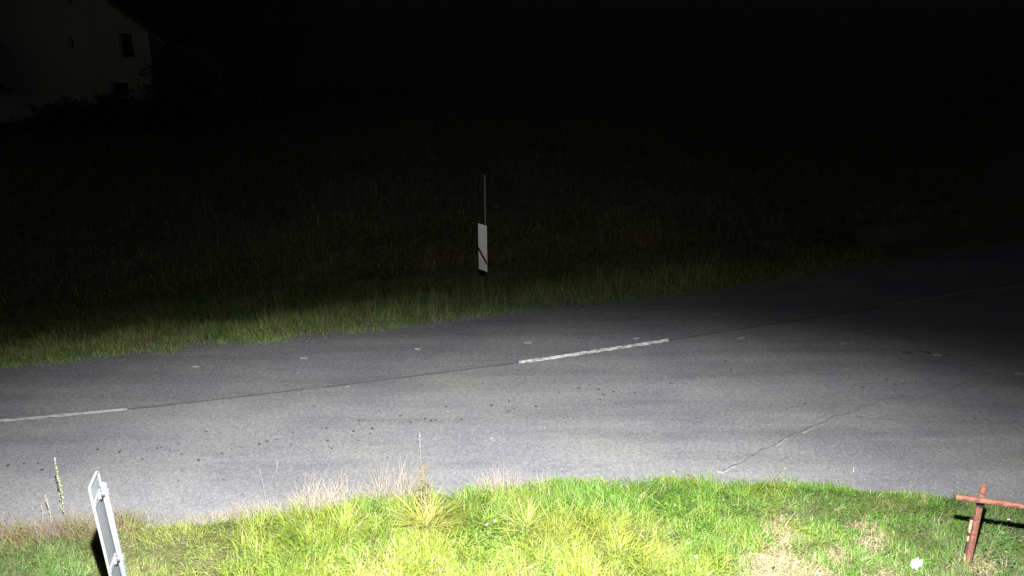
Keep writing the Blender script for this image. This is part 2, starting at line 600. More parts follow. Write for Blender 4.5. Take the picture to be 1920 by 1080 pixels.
# ------------------------------------------------------------------ grass blades
def blades(x, y, az, length, width, tilt, bend, cols, nseg=3, lift=0.0, z=None, twist=None):
    n = len(x)
    z0 = height(x, y) - .01 + lift if z is None else z
    s = np.linspace(0, 1, nseg + 1)
    P = np.zeros((n, nseg + 1, 3))
    P[:, 0] = np.stack([x, y, z0], 1)
    for i in range(nseg):
        th = tilt + bend * (s[i] + s[i + 1]) / 2
        d = np.stack([np.sin(th) * np.cos(az), np.sin(th) * np.sin(az), np.cos(th)], 1)
        P[:, i + 1] = P[:, i] + d * (length / nseg)[:, None]
    gz = z0[:, None] + .012
    P[:, 1:, 2] = np.maximum(P[:, 1:, 2], gz + .02 * RNG.random((n, nseg)))
    tw = az + np.pi / 2 + (RNG.normal(0, .5, n) if twist is None else twist)
    side = np.stack([np.cos(tw), np.sin(tw), RNG.normal(0, .25, n)], 1)
    wd = width[:, None] * np.array([.75] + [1 - .9 * (q ** 1.6) for q in s[1:]])[None, :]
    A = P - side[:, None, :] * wd[..., None] / 2
    B = P + side[:, None, :] * wd[..., None] / 2
    V = np.stack([A, B], 2).reshape(n, -1, 3)
    k = 2 * (nseg + 1)
    base = np.arange(n)[:, None] * k
    F = np.concatenate([np.stack([base + 2 * i, base + 2 * i + 1, base + 2 * i + 3, base + 2 * i + 2], 2) for i in range(nseg)], 1).reshape(-1, 4)
    C = np.repeat(cols[:, None, :], k, 1)
    # dry tips
    tipf = (np.repeat(s, 2)[None, :, None] ** 3) * RNG.random((n, 1, 1)) * .6
    C = C * (1 - tipf) + np.array([.34, .30, .13])[None, None] * tipf
    return V.reshape(-1, 3), F, C.reshape(-1, 3)


def join(parts):
    Vs, Fs, Cs, o = [], [], [], 0
    for V, F, C in parts:
        Vs.append(V); Fs.append(F + o); Cs.append(C); o += len(V)
    return np.concatenate(Vs), np.concatenate(Fs), np.concatenate(Cs)


LIME = np.array([.205, .252, .024]); GREEN = np.array([.080, .205, .016]); DARK = np.array([.045, .125, .022])
OLIVE = np.array([.150, .175, .040]); STRAW = np.array([.340, .290, .165]); BROWN = np.array([.190, .135, .075]); BLUEG = np.array([.038, .105, .040])


def gz(u, v, u0, v0, ru, rv):
    return np.exp(-(((u - u0) / ru) ** 2 + ((v - v0) / rv) ** 2))


STRAW_P = [(1455, 1058, 48, 38, 1.0), (1468, 992, 24, 34, .8), (1520, 1090, 42, 34, .9), (1420, 1105, 55, 30, .8), (1637, 1008, 22, 28, .75), (1660, 1082, 34, 18, .7), (1575, 1040, 30, 18, .4), (1612, 978, 20, 10, .4), (1835, 1060, 45, 26, .55), (120, 968, 100, 18, .6), (700, 1060, 50, 30, .25), (1230, 1010, 40, 20, .3), (990, 1085, 40, 20, .5)]


def verge_cols(x, y):
    u, v = px(x, y, height(x, y) + .08)
    n = len(x)
    a = vnoise(x, y, .9, 11); b = vnoise(x, y, 3.0, 12); c = vnoise(x, y, 8.0, 13)
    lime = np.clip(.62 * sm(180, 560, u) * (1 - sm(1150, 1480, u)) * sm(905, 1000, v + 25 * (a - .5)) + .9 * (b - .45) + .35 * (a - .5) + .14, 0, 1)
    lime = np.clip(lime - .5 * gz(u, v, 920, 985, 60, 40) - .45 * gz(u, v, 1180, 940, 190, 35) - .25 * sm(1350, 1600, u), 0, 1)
    col = GREEN[None] * (1 - lime[:, None]) + LIME[None] * lime[:, None]
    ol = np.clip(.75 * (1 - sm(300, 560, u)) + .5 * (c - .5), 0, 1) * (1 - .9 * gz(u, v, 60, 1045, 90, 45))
    col = col * (1 - ol[:, None]) + OLIVE[None] * ol[:, None]
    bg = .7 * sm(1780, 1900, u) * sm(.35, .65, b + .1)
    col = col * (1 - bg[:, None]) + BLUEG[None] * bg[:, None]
    dk = np.clip(1.6 * (vnoise(x, y, 4.5, 14) - .66), 0, .55)
    col = col * (1 - dk[:, None]) + DARK[None] * dk[:, None]
    st = np.zeros(n)
    for (u0, v0, ru, rv, s) in STRAW_P:
        st = np.maximum(st, s * gz(u, v, u0, v0, ru, rv))
    st = np.clip(st * 1.25 + .8 * (c - .5) * (st > .12), 0, 1)
    pick = RNG.random(n) < st
    pick |= RNG.random(n) < (.06 + .09 * sm(1450, 1750, u))
    br = RNG.random(n) < .30
    dry = np.where(br[:, None], BROWN[None], STRAW[None])
    col = np.where(pick[:, None], dry, col)
    left = RNG.random(n) < .55 * (1 - sm(90, 320, u)) * sm(-1, .2, 1 - np.abs(v - 985) / 45)
    col = np.where(left[:, None], (BROWN * 1.1 + STRAW * .2)[None], col)
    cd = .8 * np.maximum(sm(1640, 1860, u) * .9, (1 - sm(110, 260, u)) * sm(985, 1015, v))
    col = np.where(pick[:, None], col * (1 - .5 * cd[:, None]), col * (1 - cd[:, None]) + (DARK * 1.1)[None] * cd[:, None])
    col = col * RNG.uniform(.45, 1.45, (n, 1)) * (1 + RNG.normal(0, .08, (n, 3)))
    return np.clip(col, .005, .6), st, u, v


def scatter(n, x0, x1, y0, edge, pad=0.0):
    x = RNG.uniform(x0, x1, n); y = RNG.uniform(y0, 10.2, n)
    k = y < edge(x) - pad
    return x[k], y[k]


parts = []
# short dense turf
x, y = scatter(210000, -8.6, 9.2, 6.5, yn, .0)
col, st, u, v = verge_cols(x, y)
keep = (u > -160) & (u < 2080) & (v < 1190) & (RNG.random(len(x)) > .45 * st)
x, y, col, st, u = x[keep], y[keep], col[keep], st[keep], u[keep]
n = len(x)
edge_d = yn(x) - y
flow = vnoise(x, y, 1.6, 21) * 9 + vnoise(x, y, 5, 22) * 3
az = flow + RNG.normal(0, 1.1, n)
big = sm(350, 620, u) * (1 - sm(1150, 1500, u))
ln = (RNG.uniform(.07, .15, n) + .16 * big * RNG.random(n)) * (1 - .45 * st) * (.6 + .4 * sm(0, .35, edge_d)) * (.75 + .5 * vnoise(x, y, 2.5, 23))
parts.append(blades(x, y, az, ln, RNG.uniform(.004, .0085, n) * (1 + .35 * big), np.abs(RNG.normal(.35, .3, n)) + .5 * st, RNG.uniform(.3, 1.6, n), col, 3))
# longer arching clump blades
cx = RNG.uniform(-8, 8.6, 620); cy = RNG.uniform(6.5, 9.4, 620)
k = cy < yn(cx) - .12
cx, cy = cx[k], cy[k]
cu, cv = px(cx, cy, cx * 0 + .1)
amp = sm(330, 600, cu) * (1 - .75 * sm(1250, 1600, cu)) + .15
k = RNG.random(len(cx)) < amp
cx, cy, cu = cx[k], cy[k], cu[k]
m_ = 46
x = np.repeat(cx, m_) + RNG.normal(0, .075, len(cx) * m_)
y = np.repeat(cy, m_) + RNG.normal(0, .075, len(cx) * m_)
k = y < yn(x) - .02
x, y = x[k], y[k]
caz = np.repeat(RNG.uniform(0, 6.28, len(cx)), m_)[k]
n = len(x)
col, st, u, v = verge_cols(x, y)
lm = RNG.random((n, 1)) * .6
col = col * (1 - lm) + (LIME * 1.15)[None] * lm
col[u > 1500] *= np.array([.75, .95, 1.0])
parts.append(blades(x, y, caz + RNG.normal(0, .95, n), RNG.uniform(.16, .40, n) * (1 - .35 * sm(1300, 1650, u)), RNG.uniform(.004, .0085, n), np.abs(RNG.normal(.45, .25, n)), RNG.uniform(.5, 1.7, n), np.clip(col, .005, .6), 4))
vfc = [p for p in parts]
grass = link('verge_grass', np_mesh('verge_grass', *join(vfc)), M_BLADE)
tag(grass, 'bright lime and green grass covering the near verge in the lamp light', 'grass', kind='stuff')

# dead straw mat on the bare patches
parts = []
xs_, ys_ = [], []
for (u0, v0, ru, rv, s) in STRAW_P[:9]:
    k = int(900 * s * ru * rv / 2500) + 60
    for i in range(k):
        p = at(random.gauss(u0, ru * .55), random.gauss(v0, rv * .55), .22)
        xs_.append(p.x); ys_.append(p.y)
x, y = np.array(xs_), np.array(ys_)
k = y < yn(x) - .08
x, y = x[k], y[k]
n = len(x)
c = np.where(RNG.random((n, 1)) < .25, BROWN[None], STRAW[None] * 1.12) * RNG.uniform(.7, 1.3, (n, 1))
parts.append(blades(x, y, RNG.uniform(0, 6.28, n), RNG.uniform(.04, .16, n), RNG.uniform(.004, .009, n), RNG.uniform(1.0, 1.5, n), RNG.uniform(-.4, .9, n), np.clip(c, .01, .62), 3, lift=.012))
# bleached stems along the asphalt edge
def fringe(n, u0, u1, spread, h0, h1, tone):
    u = RNG.uniform(u0, u1, n)
    x = (u - 960) / F_PX * 11.0
    y = yn(x) - np.abs(RNG.normal(0, spread, n)) + .03
    cc = np.array(tone)[None] * RNG.uniform(.65, 1.25, (n, 1)) * (1 + RNG.normal(0, .05, (n, 3)))
    return blades(x, y, RNG.uniform(0, 6.28, n), RNG.uniform(h0, h1, n) * (.25 + 1.15 * vnoise(x, x * 0, 3.0, 31) * (.5 + vnoise(x, x * 0, 11.0, 32))), RNG.uniform(.0016, .0040, n), np.abs(RNG.normal(.22, .25, n)), RNG.uniform(0, 1.1, n), np.clip(cc, .01, .65), 3)


PINK = (.46, .40, .33)
parts += [fringe(2500, -80, 300, .28, .14, .42, (.26, .205, .14)), fringe(500, -80, 280, .35, .2, .5, (.17, .125, .075)), fringe(1500, -60, 480, .10, .10, .30, (.33, .28, .20)), fringe(1500, 380, 640, .12, .08, .28, (.40, .35, .25)),
          fringe(2500, 560, 1030, .12, .14, .46, PINK), fringe(450, 700, 900, .16, .25, .55, (.36, .31, .22)), fringe(500, 1000, 1260, .05, .06, .16, (.25, .20, .12)), fringe(300, 1240, 1420, .04, .05, .14, (.36, .30, .18)), fringe(500, 1420, 2000, .05, .05, .12, (.30, .26, .13))]
o = link('dry_grass', np_mesh('dry_grass', *join(parts)), M_DRY)
tag(o, 'bleached straw coloured dry grass along the asphalt edge and bare patches', 'grass', kind='stuff')

# broad small leaves (clover and plantain) between the blades
def leaves(x, y, r, col):
    n = len(x)
    z = height(x, y) + RNG.uniform(.02, .10, n)
    a0 = RNG.uniform(0, 6.28, n)
    tx, ty = RNG.normal(0, .45, n), RNG.normal(0, .45, n)
    k = 6
    V = np.zeros((n, k, 3))
    for i, (lx_, ly_) in enumerate(((0, -1), (.75, -.45), (.85, .35), (0, 1), (-.85, .35), (-.75, -.45))):
        X_ = (lx_ * np.cos(a0) - ly_ * np.sin(a0)) * r
        Y_ = (lx_ * np.sin(a0) + ly_ * np.cos(a0)) * r
        V[:, i] = np.stack([x + X_, y + Y_, z + X_ * tx + Y_ * ty + (.25 * r if lx_ else 0)], 1)
    b = np.arange(n)[:, None] * k
    F = np.concatenate([b + np.array([[0, 1, 2, 3]]), b + np.array([[0, 3, 4, 5]])], 0)
    return V.reshape(-1, 3), F, np.repeat(col, k, 0)


xs_, ys_ = [], []
for (u0, v0, ru, rv, k) in [(920, 1010, 50, 40, 1300), (1290, 990, 60, 40, 350), (1230, 975, 30, 20, 200), (1240, 960, 120, 40, 200), (620, 1050, 160, 40, 250), (1180, 1050, 160, 30, 350), (1600, 1000, 200, 60, 250), (1880, 1030, 60, 50, 200)]:
    for i in range(k):
        p = at(random.gauss(u0, ru * .7), random.gauss(v0, rv * .7), .2)
        xs_.append(p.x); ys_.append(p.y)
x, y = np.array(xs_), np.array(ys_)
k = y < yn(x) - .1
x, y = x[k], y[k]
col, st, u, v = verge_cols(x, y)
col = col * .45 + (GREEN * .25 + DARK * .25)[None]
o = link('clover_leaves', np_mesh('clover_leaves', *leaves(x, y, RNG.uniform(.008, .020, len(x)), np.clip(col, .01, .5))), M_BLADE)
tag(o, 'small round clover leaves mixed into the near verge grass', 'clover', kind='stuff')

# far verge and field grass
parts = []
x = RNG.uniform(-14, 9.5, 95000)
d = RNG.random(95000) ** 1.5 * 3.2
y = yf(x) + d
n = len(x)
a = vnoise(x, y, 1.2, 41); b = vnoise(x, y, 4, 42)
mixv = np.clip(.45 + 1.3 * (a - .5) + .9 * (b - .5), 0, 1)[:, None]
c = (np.array([.045, .135, .020])[None] * (1 - mixv) + np.array([.105, .180, .035])[None] * mixv)
c = c * np.array([1.12, 1.0, 1.0]) * ((1.8 - 1.25 * sm(.5, 2.2, d)) * (1 - .55 * sm(0, 5, x)))[:, None]  # lamp fall-off put into the colour: paler by the road, duller rightward
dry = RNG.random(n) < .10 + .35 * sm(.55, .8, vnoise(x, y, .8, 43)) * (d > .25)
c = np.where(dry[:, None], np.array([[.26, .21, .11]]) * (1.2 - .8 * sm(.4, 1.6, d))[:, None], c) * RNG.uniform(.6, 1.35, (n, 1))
ln = RNG.uniform(.07, .20, n) * (.7 + .9 * sm(.2, 1.2, d)) * (.5 + vnoise(x, y, 1.7, 44))
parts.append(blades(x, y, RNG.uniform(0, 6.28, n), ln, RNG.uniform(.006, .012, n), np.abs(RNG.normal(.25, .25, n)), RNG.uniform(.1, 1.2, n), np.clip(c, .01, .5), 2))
# taller seeded tufts on the shoulder crest
cx = RNG.uniform(-12, 5, 420); cd = np.abs(RNG.normal(.55, .35, 420))
m_ = 22
x = np.repeat(cx, m_) + RNG.normal(0, .08, 420 * m_); y = np.repeat(yf(cx) + cd, m_) + RNG.normal(0, .06, 420 * m_)
n = len(x)
c = np.where(RNG.random((n, 1)) < .45, np.array([[.24, .21, .12]]), np.array([[.11, .16, .045]])) * RNG.uniform(.6, 1.3, (n, 1))
k_h = np.repeat(RNG.uniform(.4, 1.5, 420), m_) * np.repeat(sm(-7, -2, cx) * .6 + .4, m_)
parts.append(blades(x, y, RNG.uniform(0, 6.28, n), RNG.uniform(.18, .48, n) * k_h, RNG.uniform(.005, .009, n), np.abs(RNG.normal(.12, .12, n)), RNG.uniform(.1, .8, n), np.clip(c, .01, .5), 3))
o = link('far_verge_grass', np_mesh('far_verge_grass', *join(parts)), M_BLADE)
tag(o, 'dim green grass strip along the far edge of the road', 'grass', kind='stuff')
parts = []
nF = 120000
r_ = RNG.random(nF)
yy = 3.0 + 33 * r_ ** 1.6
x = RNG.uniform(-1, 1, nF) * (11 + yy * .9)
y = yf(x) + yy
n = nF
a = vnoise(x, y, .6, 51)[:, None]
c = (np.array([.055, .060, .022])[None] * (1 - a) + np.array([.125, .108, .055])[None] * a) * RNG.uniform(.8, 1.2, (n, 1))
parts.append(blades(x, y, RNG.uniform(0, 6.28, n), RNG.uniform(.15, .45, n) * (.4 + 1.1 * vnoise(x, y, .9, 52)), RNG.uniform(.010, .022, n) * (1 + yy / 25), np.abs(RNG.normal(.35, .3, n)), RNG.uniform(.3, 1.6, n), np.clip(c, .01, .5), 2))
o = link('field_grass', np_mesh('field_grass', *join(parts)), M_BLADE)
tag(o, 'tall rough meadow grass fading into the dark beyond the road', 'grass', kind='stuff')


def blade_obj(name, parts, mat, parent):
    return link(name, np_mesh(name, *join(parts)), mat, parent)


# ------------------------------------------------------------------ tussocks
def tussock(u, v, nb, lmin, lmax, label, tone, lean=None):
    p = gat(u, v)
    z0 = float(height(p.x, p.y))
    t = empty('grass_tussock', (p.x, p.y, z0), label, 'tussock', 'grass tussocks on the near verge')
    n = nb
    az = RNG.uniform(0, 6.28, n) if lean is None else RNG.normal(lean, 1.0, n)
    c = np.array(tone)[None] * RNG.uniform(.65, 1.25, (n, 1)) * (1 + RNG.normal(0, .06, (n, 3)))
    c = np.where(RNG.random((n, 1)) < .15, STRAW[None], c)
    bx, by = RNG.normal(0, .045, n), RNG.normal(0, .045, n)
    # local coordinates below the empty
    V, F, C = blades(bx, by, az, RNG.uniform(lmin, lmax, n), RNG.uniform(.006, .012, n), np.abs(RNG.normal(.55, .3, n)), RNG.uniform(.4, 1.5, n), np.clip(c, .01, .6), 5, z=np.zeros(n))
    blade_obj('leaf_blades', [(V, F, C)], M_BLADE, t)['kind'] = 'stuff'
    return t


tussock(800, 1000, 420, .30, .72, 'big yellow tussock with blades radiating below the tall brown dock', (.26, .27, .045))
tussock(985, 1002, 190, .30, .60, 'arching grass tussock to the right of the clover flowers', (.21, .27, .035))
tussock(650, 1000, 200, .25, .50, 'upright lime tussock between white sign and the big yellow tussock', (.20, .27, .03), .9)
tussock(1165, 1045, 150, .2, .42, 'loose lime tussock low on the verge left of the straw patch', (.22, .28, .03))


# ------------------------------------------------------------------ tall weeds
M_STEM = flat('weed_stem', (.22, .22, .07), .8, var=.3, scale=30)
M_SEED = flat('brown_seed', (.125, .110, .048), .9, var=.5, scale=60)
M_DRYSTEM = flat('bleached_stem', (.30, .27, .21), .85, var=.25, scale=40)
M_BUD = flat('pale_bud', (.27, .33, .15), .8, var=.35, scale=50)
M_WHITE = flat('white_petal', (.72, .72, .68), .8, var=.1, scale=60)


def pix_z(u, v, x, y):
    """height above ground at (x, y) that shows at picture row v"""
    lo, hi = 0.0, 3.0
    for _ in range(40):
        mid_ = (lo + hi) / 2
        if px(x, y, mid_)[1] > v: lo = mid_
        else: hi = mid_
    return lo


def stalk(name, ub, vb, ut, vt, label, cat, r, mat, knobs, kmat, k0=.35, krange=(.006, .014), spread=.02, group=None, kname='seed_head', zb=.1):
    b = gat(ub, vb)
    b.z = float(height(b.x, b.y))
    z = pix_z(ut, vt, b.x, b.y)
    # lean in the plane facing the road
    dx = (ut - float(px(b.x, b.y, z)[0])) / F_PX * math.hypot(b.y, CAM_H - z)
    t = empty(name, b, label, cat, group)
    H = z - b.z
    pts = [Vector((dx * s ** 1.4, .03 * math.sin(s * 3), H * s)) for s in (0, .2, .4, .6, .8, 1)]
    mb = MB(); mb.tube(pts, [r, r * .95, r * .85, r * .75, r * .6, r * .35], 6)
    mb.build('stem', mat, t, True)
    if knobs:
        mb = MB()
        for i in range(knobs):
            s = k0 + (1 - k0) * (i + random.random()) / knobs
            c = Vector((dx * s ** 1.4, .03 * math.sin(s * 3), H * s))
            sp = spread * (1.25 - s)
            c += Vector((random.gauss(0, sp), random.gauss(0, sp), random.gauss(0, .01)))
            blob(mb, c, random.uniform(*krange), random.uniform(.008, .02), z0=c.z - .006, n=6)
        tag(mb.build(kname, kmat, t), kind='stuff')
    return t, pts


stalk('dock_plant', 792, 985, 787, 812, 'tall thin bleached weed stalk rising from the big yellow tussock', 'weed', .0022, M_DRYSTEM, 7, M_DRYSTEM, .84, (.004, .007), .005)
t, _ = stalk('dock_plant', 797, 985, 792, 872, 'brown seeded dock weed standing behind the big yellow tussock', 'weed', .004, M_STEM, 260, M_SEED, .18, (.005, .011), .095)
for sgn in (-1, 1, .4, -.5):
    mb = MB(); mb.tube([(0, 0, .15), (.06 * sgn, .03, .36), (.085 * sgn, .05, .55 - .05 * abs(sgn))], [.004, .0035, .002], 5)
    mb.build('side_branch', M_STEM, t, True)
    mb = MB()
    for i in range(34):
        s = random.uniform(.35, 1)
        c = Vector((.09 * sgn * s + random.gauss(0, .012), .05 * s + random.gauss(0, .012), .15 + .40 * s))
        blob(mb, c, random.uniform(.005, .011), .012, z0=c.z, n=6)
    tag(mb.build('seed_head', M_SEED, t), kind='stuff')
stalk('flowering_weed', 124, 985, 101, 858, 'tall pale green flower spike standing left of the white sign', 'weed', .004, M_STEM, 46, M_BUD, .2, (.006, .014), .016, kname='flower_spike')
stalk('dry_weed', 97, 988, 84, 928, 'short bleached spike between the flower spike and the left edge', 'weed', .005, M_DRYSTEM, 26, M_DRYSTEM, .3, (.004, .009), .007)
stalk('dry_weed', 80, 985, 77, 948, 'smallest bleached spike left of the flower spike', 'weed', .004, M_DRYSTEM, 16, M_DRYSTEM, .3, (.004, .008), .007)
stalk('dry_weed', 520, 962, 519, 864, 'lone fine straw stem against the road with white tip', 'weed', .0025, M_DRYSTEM, 5, M_DRYSTEM, .9, (.003, .006), .003)
stalk('dry_weed', 500, 962, 487, 880, 'fine straw stem leaning left against the road', 'weed', .0025, M_DRYSTEM, 5, M_DRYSTEM, .9, (.003, .006), .003)
stalk('dry_weed', 651, 948, 650, 894, 'straight pale spike midway along the dry fringe', 'weed', .004, M_DRYSTEM, 22, M_DRYSTEM, .4, (.004, .008), .006)
t, _ = stalk('dry_weed', 575, 958, 584, 890, 'forked dry umbel stem above the dry fringe', 'weed', .0035, M_DRYSTEM, 0, None)
for a_ in (-.07, -.03, .03, .07):
    mb = MB(); mb.tube([(.02, 0, .22), (.03 + a_ * .5, .0, .32), (.04 + a_, .01, .42 - abs(a_))], [.003, .0025, .0015], 5)
    mb.build('umbel_ray', M_DRYSTEM, t, True)
stalk('dry_weed', 1600, 922, 1601, 878, 'single pale grass stem at the asphalt edge right of the crack', 'weed', .003, M_DRYSTEM, 4, M_WHITE, .8, (.003, .005), .003)
# brown bushy weeds behind the sign
for ub, vb, hh, lab in ((150, 1008, 38, 'brown withered bushy weed just left of the white sign'), (40, 1020, 30, 'brown withered weed at the left edge of the verge'), (235, 990, 26, 'withered weed behind the white sign')):
    b = gat(ub, vb); b.z = float(height(b.x, b.y))
    t = empty('withered_weed', b, lab, 'weed', 'withered brown weeds')
    n = 160
    c = np.where(RNG.random((n, 1)) < .6, BROWN[None], OLIVE[None] * .9) * RNG.uniform(.6, 1.3, (n, 1))
    blade_obj('twig', [blades(RNG.normal(0, .10, n), RNG.normal(0, .06, n), RNG.uniform(0, 6.28, n), RNG.uniform(.12, .36, n), RNG.uniform(.004, .008, n), np.abs(RNG.normal(.2, .2, n)), RNG.uniform(0, .6, n), c, 3, z=np.zeros(n))], M_DRY, t)['kind'] = 'stuff'
    mb = MB()
    for i in range(90):
        q = Vector((random.gauss(0, .12), random.gauss(0, .07), random.uniform(.08, .33)))
        blob(mb, q, random.uniform(.005, .012), .012, z0=q.z, n=5)
    tag(mb.build('seed_head', M_SEED, t), kind='stuff')

# ------------------------------------------------------------------ white clover flowers
FL = [(928, 979, 'white clover flower highest of the pair right of the big tussock'), (913, 986, 'white clover flower lower left of its pair'), (951, 1029, 'white clover flower alone in dark clover leaves'),
      (1891, 977, 'white clover flower beside the rail shadow'), (1304, 1046, 'white clover flower beside the straw patch')]
for u, v, lab in FL:
    p = gat(u, v, .12)
    zg = float(height(p.x, p.y))
    t = empty('clover_flower', (p.x, p.y, zg), lab, 'flower', 'white clover flowers in the verge')
    mb = MB(); mb.tube([(0, 0, 0), (.004, 0, .07), (0, 0, .13)], .002, 5); mb.build('stem', M_STEM, t)
    mb = MB()
    for i in range(34):
        th = random.uniform(0, 6.28); ph = random.uniform(-.4, 1.4)
        d = Vector((math.cos(th) * math.cos(ph), math.sin(th) * math.cos(ph), math.sin(ph)))
        c = Vector((0, 0, .135))
        mb.tube([c + d * .003, c + d * .010, c + d * .017], [.0016, .0034, .001], 5)
    tag(mb.build('petals', M_WHITE, t), kind='stuff')

# ------------------------------------------------------------------ crumpled paper litter
pc = gat(1717, 1059, .06)
bm = bmesh.new()
bmesh.ops.create_grid(bm, x_segments=14, y_segments=10, size=.5)
for vtx in bm.verts:
    x_, y_ = vtx.co.x, vtx.co.y
    w = .055 * math.sin(9 * x_ + 4 * y_) + .05 * math.sin(13 * y_ - 5 * x_ + 1) + random.uniform(-.04, .04)
    edge = max(abs(x_), abs(y_)) * 2
    x_, y_ = x_ * math.sqrt(1 - 2 * y_ * y_ * .8), y_ * math.sqrt(1 - 2 * x_ * x_ * .8)
    vtx.co = Vector((x_ * .17 * (1 + random.uniform(-.05, .05)), y_ * .105 * (1 + .3 * x_), .055 + w * .35 - .035 * edge ** 3 + .03 * x_))
bmesh.ops.solidify(bm, geom=bm.faces[:], thickness=.002)
me = bpy.data.meshes.new('crumpled_paper'); bm.to_mesh(me); bm.free()
M_PAPER = flat('white_paper', (.42, .42, .43), .8, var=.08, scale=20)
o = link('crumpled_paper', me, M_PAPER)
o.location = (pc.x, pc.y, float(height(pc.x, pc.y)) + .05)
o.rotation_euler = (.12, -.1, .75)
tag(o, 'crumpled white scrap of paper lying in the grass left of the fence post', 'litter')

# ------------------------------------------------------------------ road sign seen from behind
M_ALU = flat('grey_metal', (.105, .112, .122), .5, 0.0, .08, 9, .5)
M_GALV = flat('galvanised_pole', (.112, .122, .133), .5, 0.1, .10, 18, .5)
M_RIM = flat('white_rim', (.150, .156, .168), .5, 0.0, .06, 12, .5)
M_SIGNW = flat('white_sheeting', (.78, .78, .77), .45, 0.0, .04, 6, .5)
M_DARKM = flat('dark_bolt', (.05, .05, .055), .5, .5, .2, 30)
M_RED = flat('dark_red_stripe', (.10, .018, .014), .6, 0, .2, 8)

ZT = 2.4
nearc = at(165, 915, ZT); farc = at(181, 880, ZT)
wv = Vector((farc.x - nearc.x, farc.y - nearc.y, 0)); WID = wv.length; wv.normalize()
bn = Vector((wv.y, -wv.x, 0))          # towards the back of the sign
cent = (nearc + farc) / 2; cent.z = 0
lean = Vector((.0, .0, 0))
LEN = 1.36
sgn = empty('road_sign', (cent.x, cent.y, float(height(cent.x, cent.y))), 'white narrow road sign seen from behind with grey back and two clamps on its pole', 'road sign')
gz0 = sgn.location.z


def sp(a, n_, z):      # along width, along back normal, absolute height -> local
    v_ = wv * a + bn * n_
    return Vector((v_.x, v_.y, z - gz0))


hw = WID / 2
ch = .035


def outline(inset, n_):
    h = hw - inset
    c_ = max(ch - inset * .4, .008)
    zt, zb = ZT - inset, ZT - LEN + inset
    P = []
    for cx_, cz_, a0 in ((h - c_, zt - c_, 0), (-h + c_, zt - c_, 90), (-h + c_, zb + c_, 180), (h - c_, zb + c_, 270)):
        for k in range(5):
            t_ = math.radians(a0 + 22.5 * k)
            P.append(sp(cx_ + c_ * math.cos(t_), n_, cz_ + c_ * math.sin(t_)))
    return P


# plate (back face) with a folded rim standing proud of it
o1, o2 = outline(.004, 0.0), outline(.004, .004)
n = len(o1)
pyd('plate', [tuple(p) for p in o1 + o2], [tuple(range(n)), tuple(range(2 * n - 1, n - 1, -1))] + [(i, n + i, n + (i + 1) % n, (i + 1) % n) for i in range(n)], M_ALU, sgn)
a1, a2, a3, a4 = outline(0, -.003), outline(0, .020), outline(.012, .020), outline(.014, .0045)
V = a1 + a2 + a3 + a4
Fq = []
for r in range(3):
    for i in range(n):
        j = (i + 1) % n
        Fq.append((r * n + i, r * n + j, (r + 1) * n + j, (r + 1) * n + i))
pyd('rim', [tuple(p) for p in V], Fq, M_RIM, sgn)
tp = [sp(q_[0], .0062, q_[1]) for q_ in ((-hw + .02, ZT - .215), (hw - .02, ZT - .215), (hw - .02, ZT - .045), (hw - .05, ZT - .018), (-hw + .05, ZT - .018), (-hw + .02, ZT - .045))]
pyd('top_sheet', [tuple(p) for p in tp], [tuple(range(6))], M_RIM, sgn)
f1 = outline(.008, -.002)
pyd('front_sheet', [tuple(p) for p in f1], [tuple(range(n))], M_SIGNW, sgn)
mb = MB()
pr = .027
PA = .062
mb.tube([sp(PA, .022 + pr + .008, gz0 - .3), sp(PA, .022 + pr + .008, 1.0), sp(PA, .022 + pr + .008, ZT - .13)], pr, 18)
mb.build('pole', M_GALV, sgn, True)
mb = MB()
mb.tube([sp(PA, .022 + pr + .008, ZT - .135), sp(PA, .022 + pr + .008, ZT - .115), sp(PA, .022 + pr + .008, ZT - .105)], [pr + .004, pr + .004, pr * .6], 18)
mb.build('pole_cap', M_RIM, sgn)
for zc in (ZT - .21, ZT - .98):
    cl = MB()
    c0 = (PA, .022 + pr + .008)
    # band round the pole
    R_ = pr + .004
    pts_in = []
    for k in range(13):
        t_ = math.radians(-100 + 200 * k / 12)
        pts_in.append((c0[0] + R_ * math.sin(t_), c0[1] + R_ * math.cos(t_)))
    base = len(cl.v)
    for (a_, n_) in pts_in:
        for dz in (-.022, .022):
            cl.v.append(tuple(sp(a_, n_, zc + dz)))
    for k in range(12):
        cl.f.append((base + 2 * k, base + 2 * k + 2, base + 2 * k + 3, base + 2 * k + 1))
    for k in range(13):
        a_, n_ = pts_in[k]
        d_ = Vector((a_ - c0[0], n_ - c0[1], 0)).normalized() * .006
        for dz in (-.022, .022):
            cl.v.append(tuple(sp(a_ + d_.x, n_ + d_.y, zc + dz)))
    b2 = base + 26
    for k in range(12):
        cl.f.append((b2 + 2 * k, b2 + 2 * k + 1, b2 + 2 * k + 3, b2 + 2 * k + 2))
        cl.f.append((base + 2 * k + 1, base + 2 * k + 3, b2 + 2 * k + 3, b2 + 2 * k + 1))
        cl.f.append((base + 2 * k, b2 + 2 * k, b2 + 2 * k + 2, base + 2 * k + 2))
    rotm = Matrix((wv, bn, Vector((0, 0, 1)))).transposed()
    for sd in (-1, 1):
        cl.box(sp(c0[0] + sd * (R_ + .016), .022, zc), (.045, .034, .046), rotm)
    cl.box(sp(0, .013, zc), (WID - .055, .014, .055), rotm)
    co_ = cl.build('clamp', M_RIM, sgn)
    for sd in (-1, 1):
        bb = MB()
        q0 = sp(c0[0] + sd * (R_ + .018), .040, zc); q1 = sp(c0[0] + sd * (R_ + .018), .066, zc)
        bb.tube([q0, q1], .011, 6)
        bb.build('bolt', M_DARKM, co_)

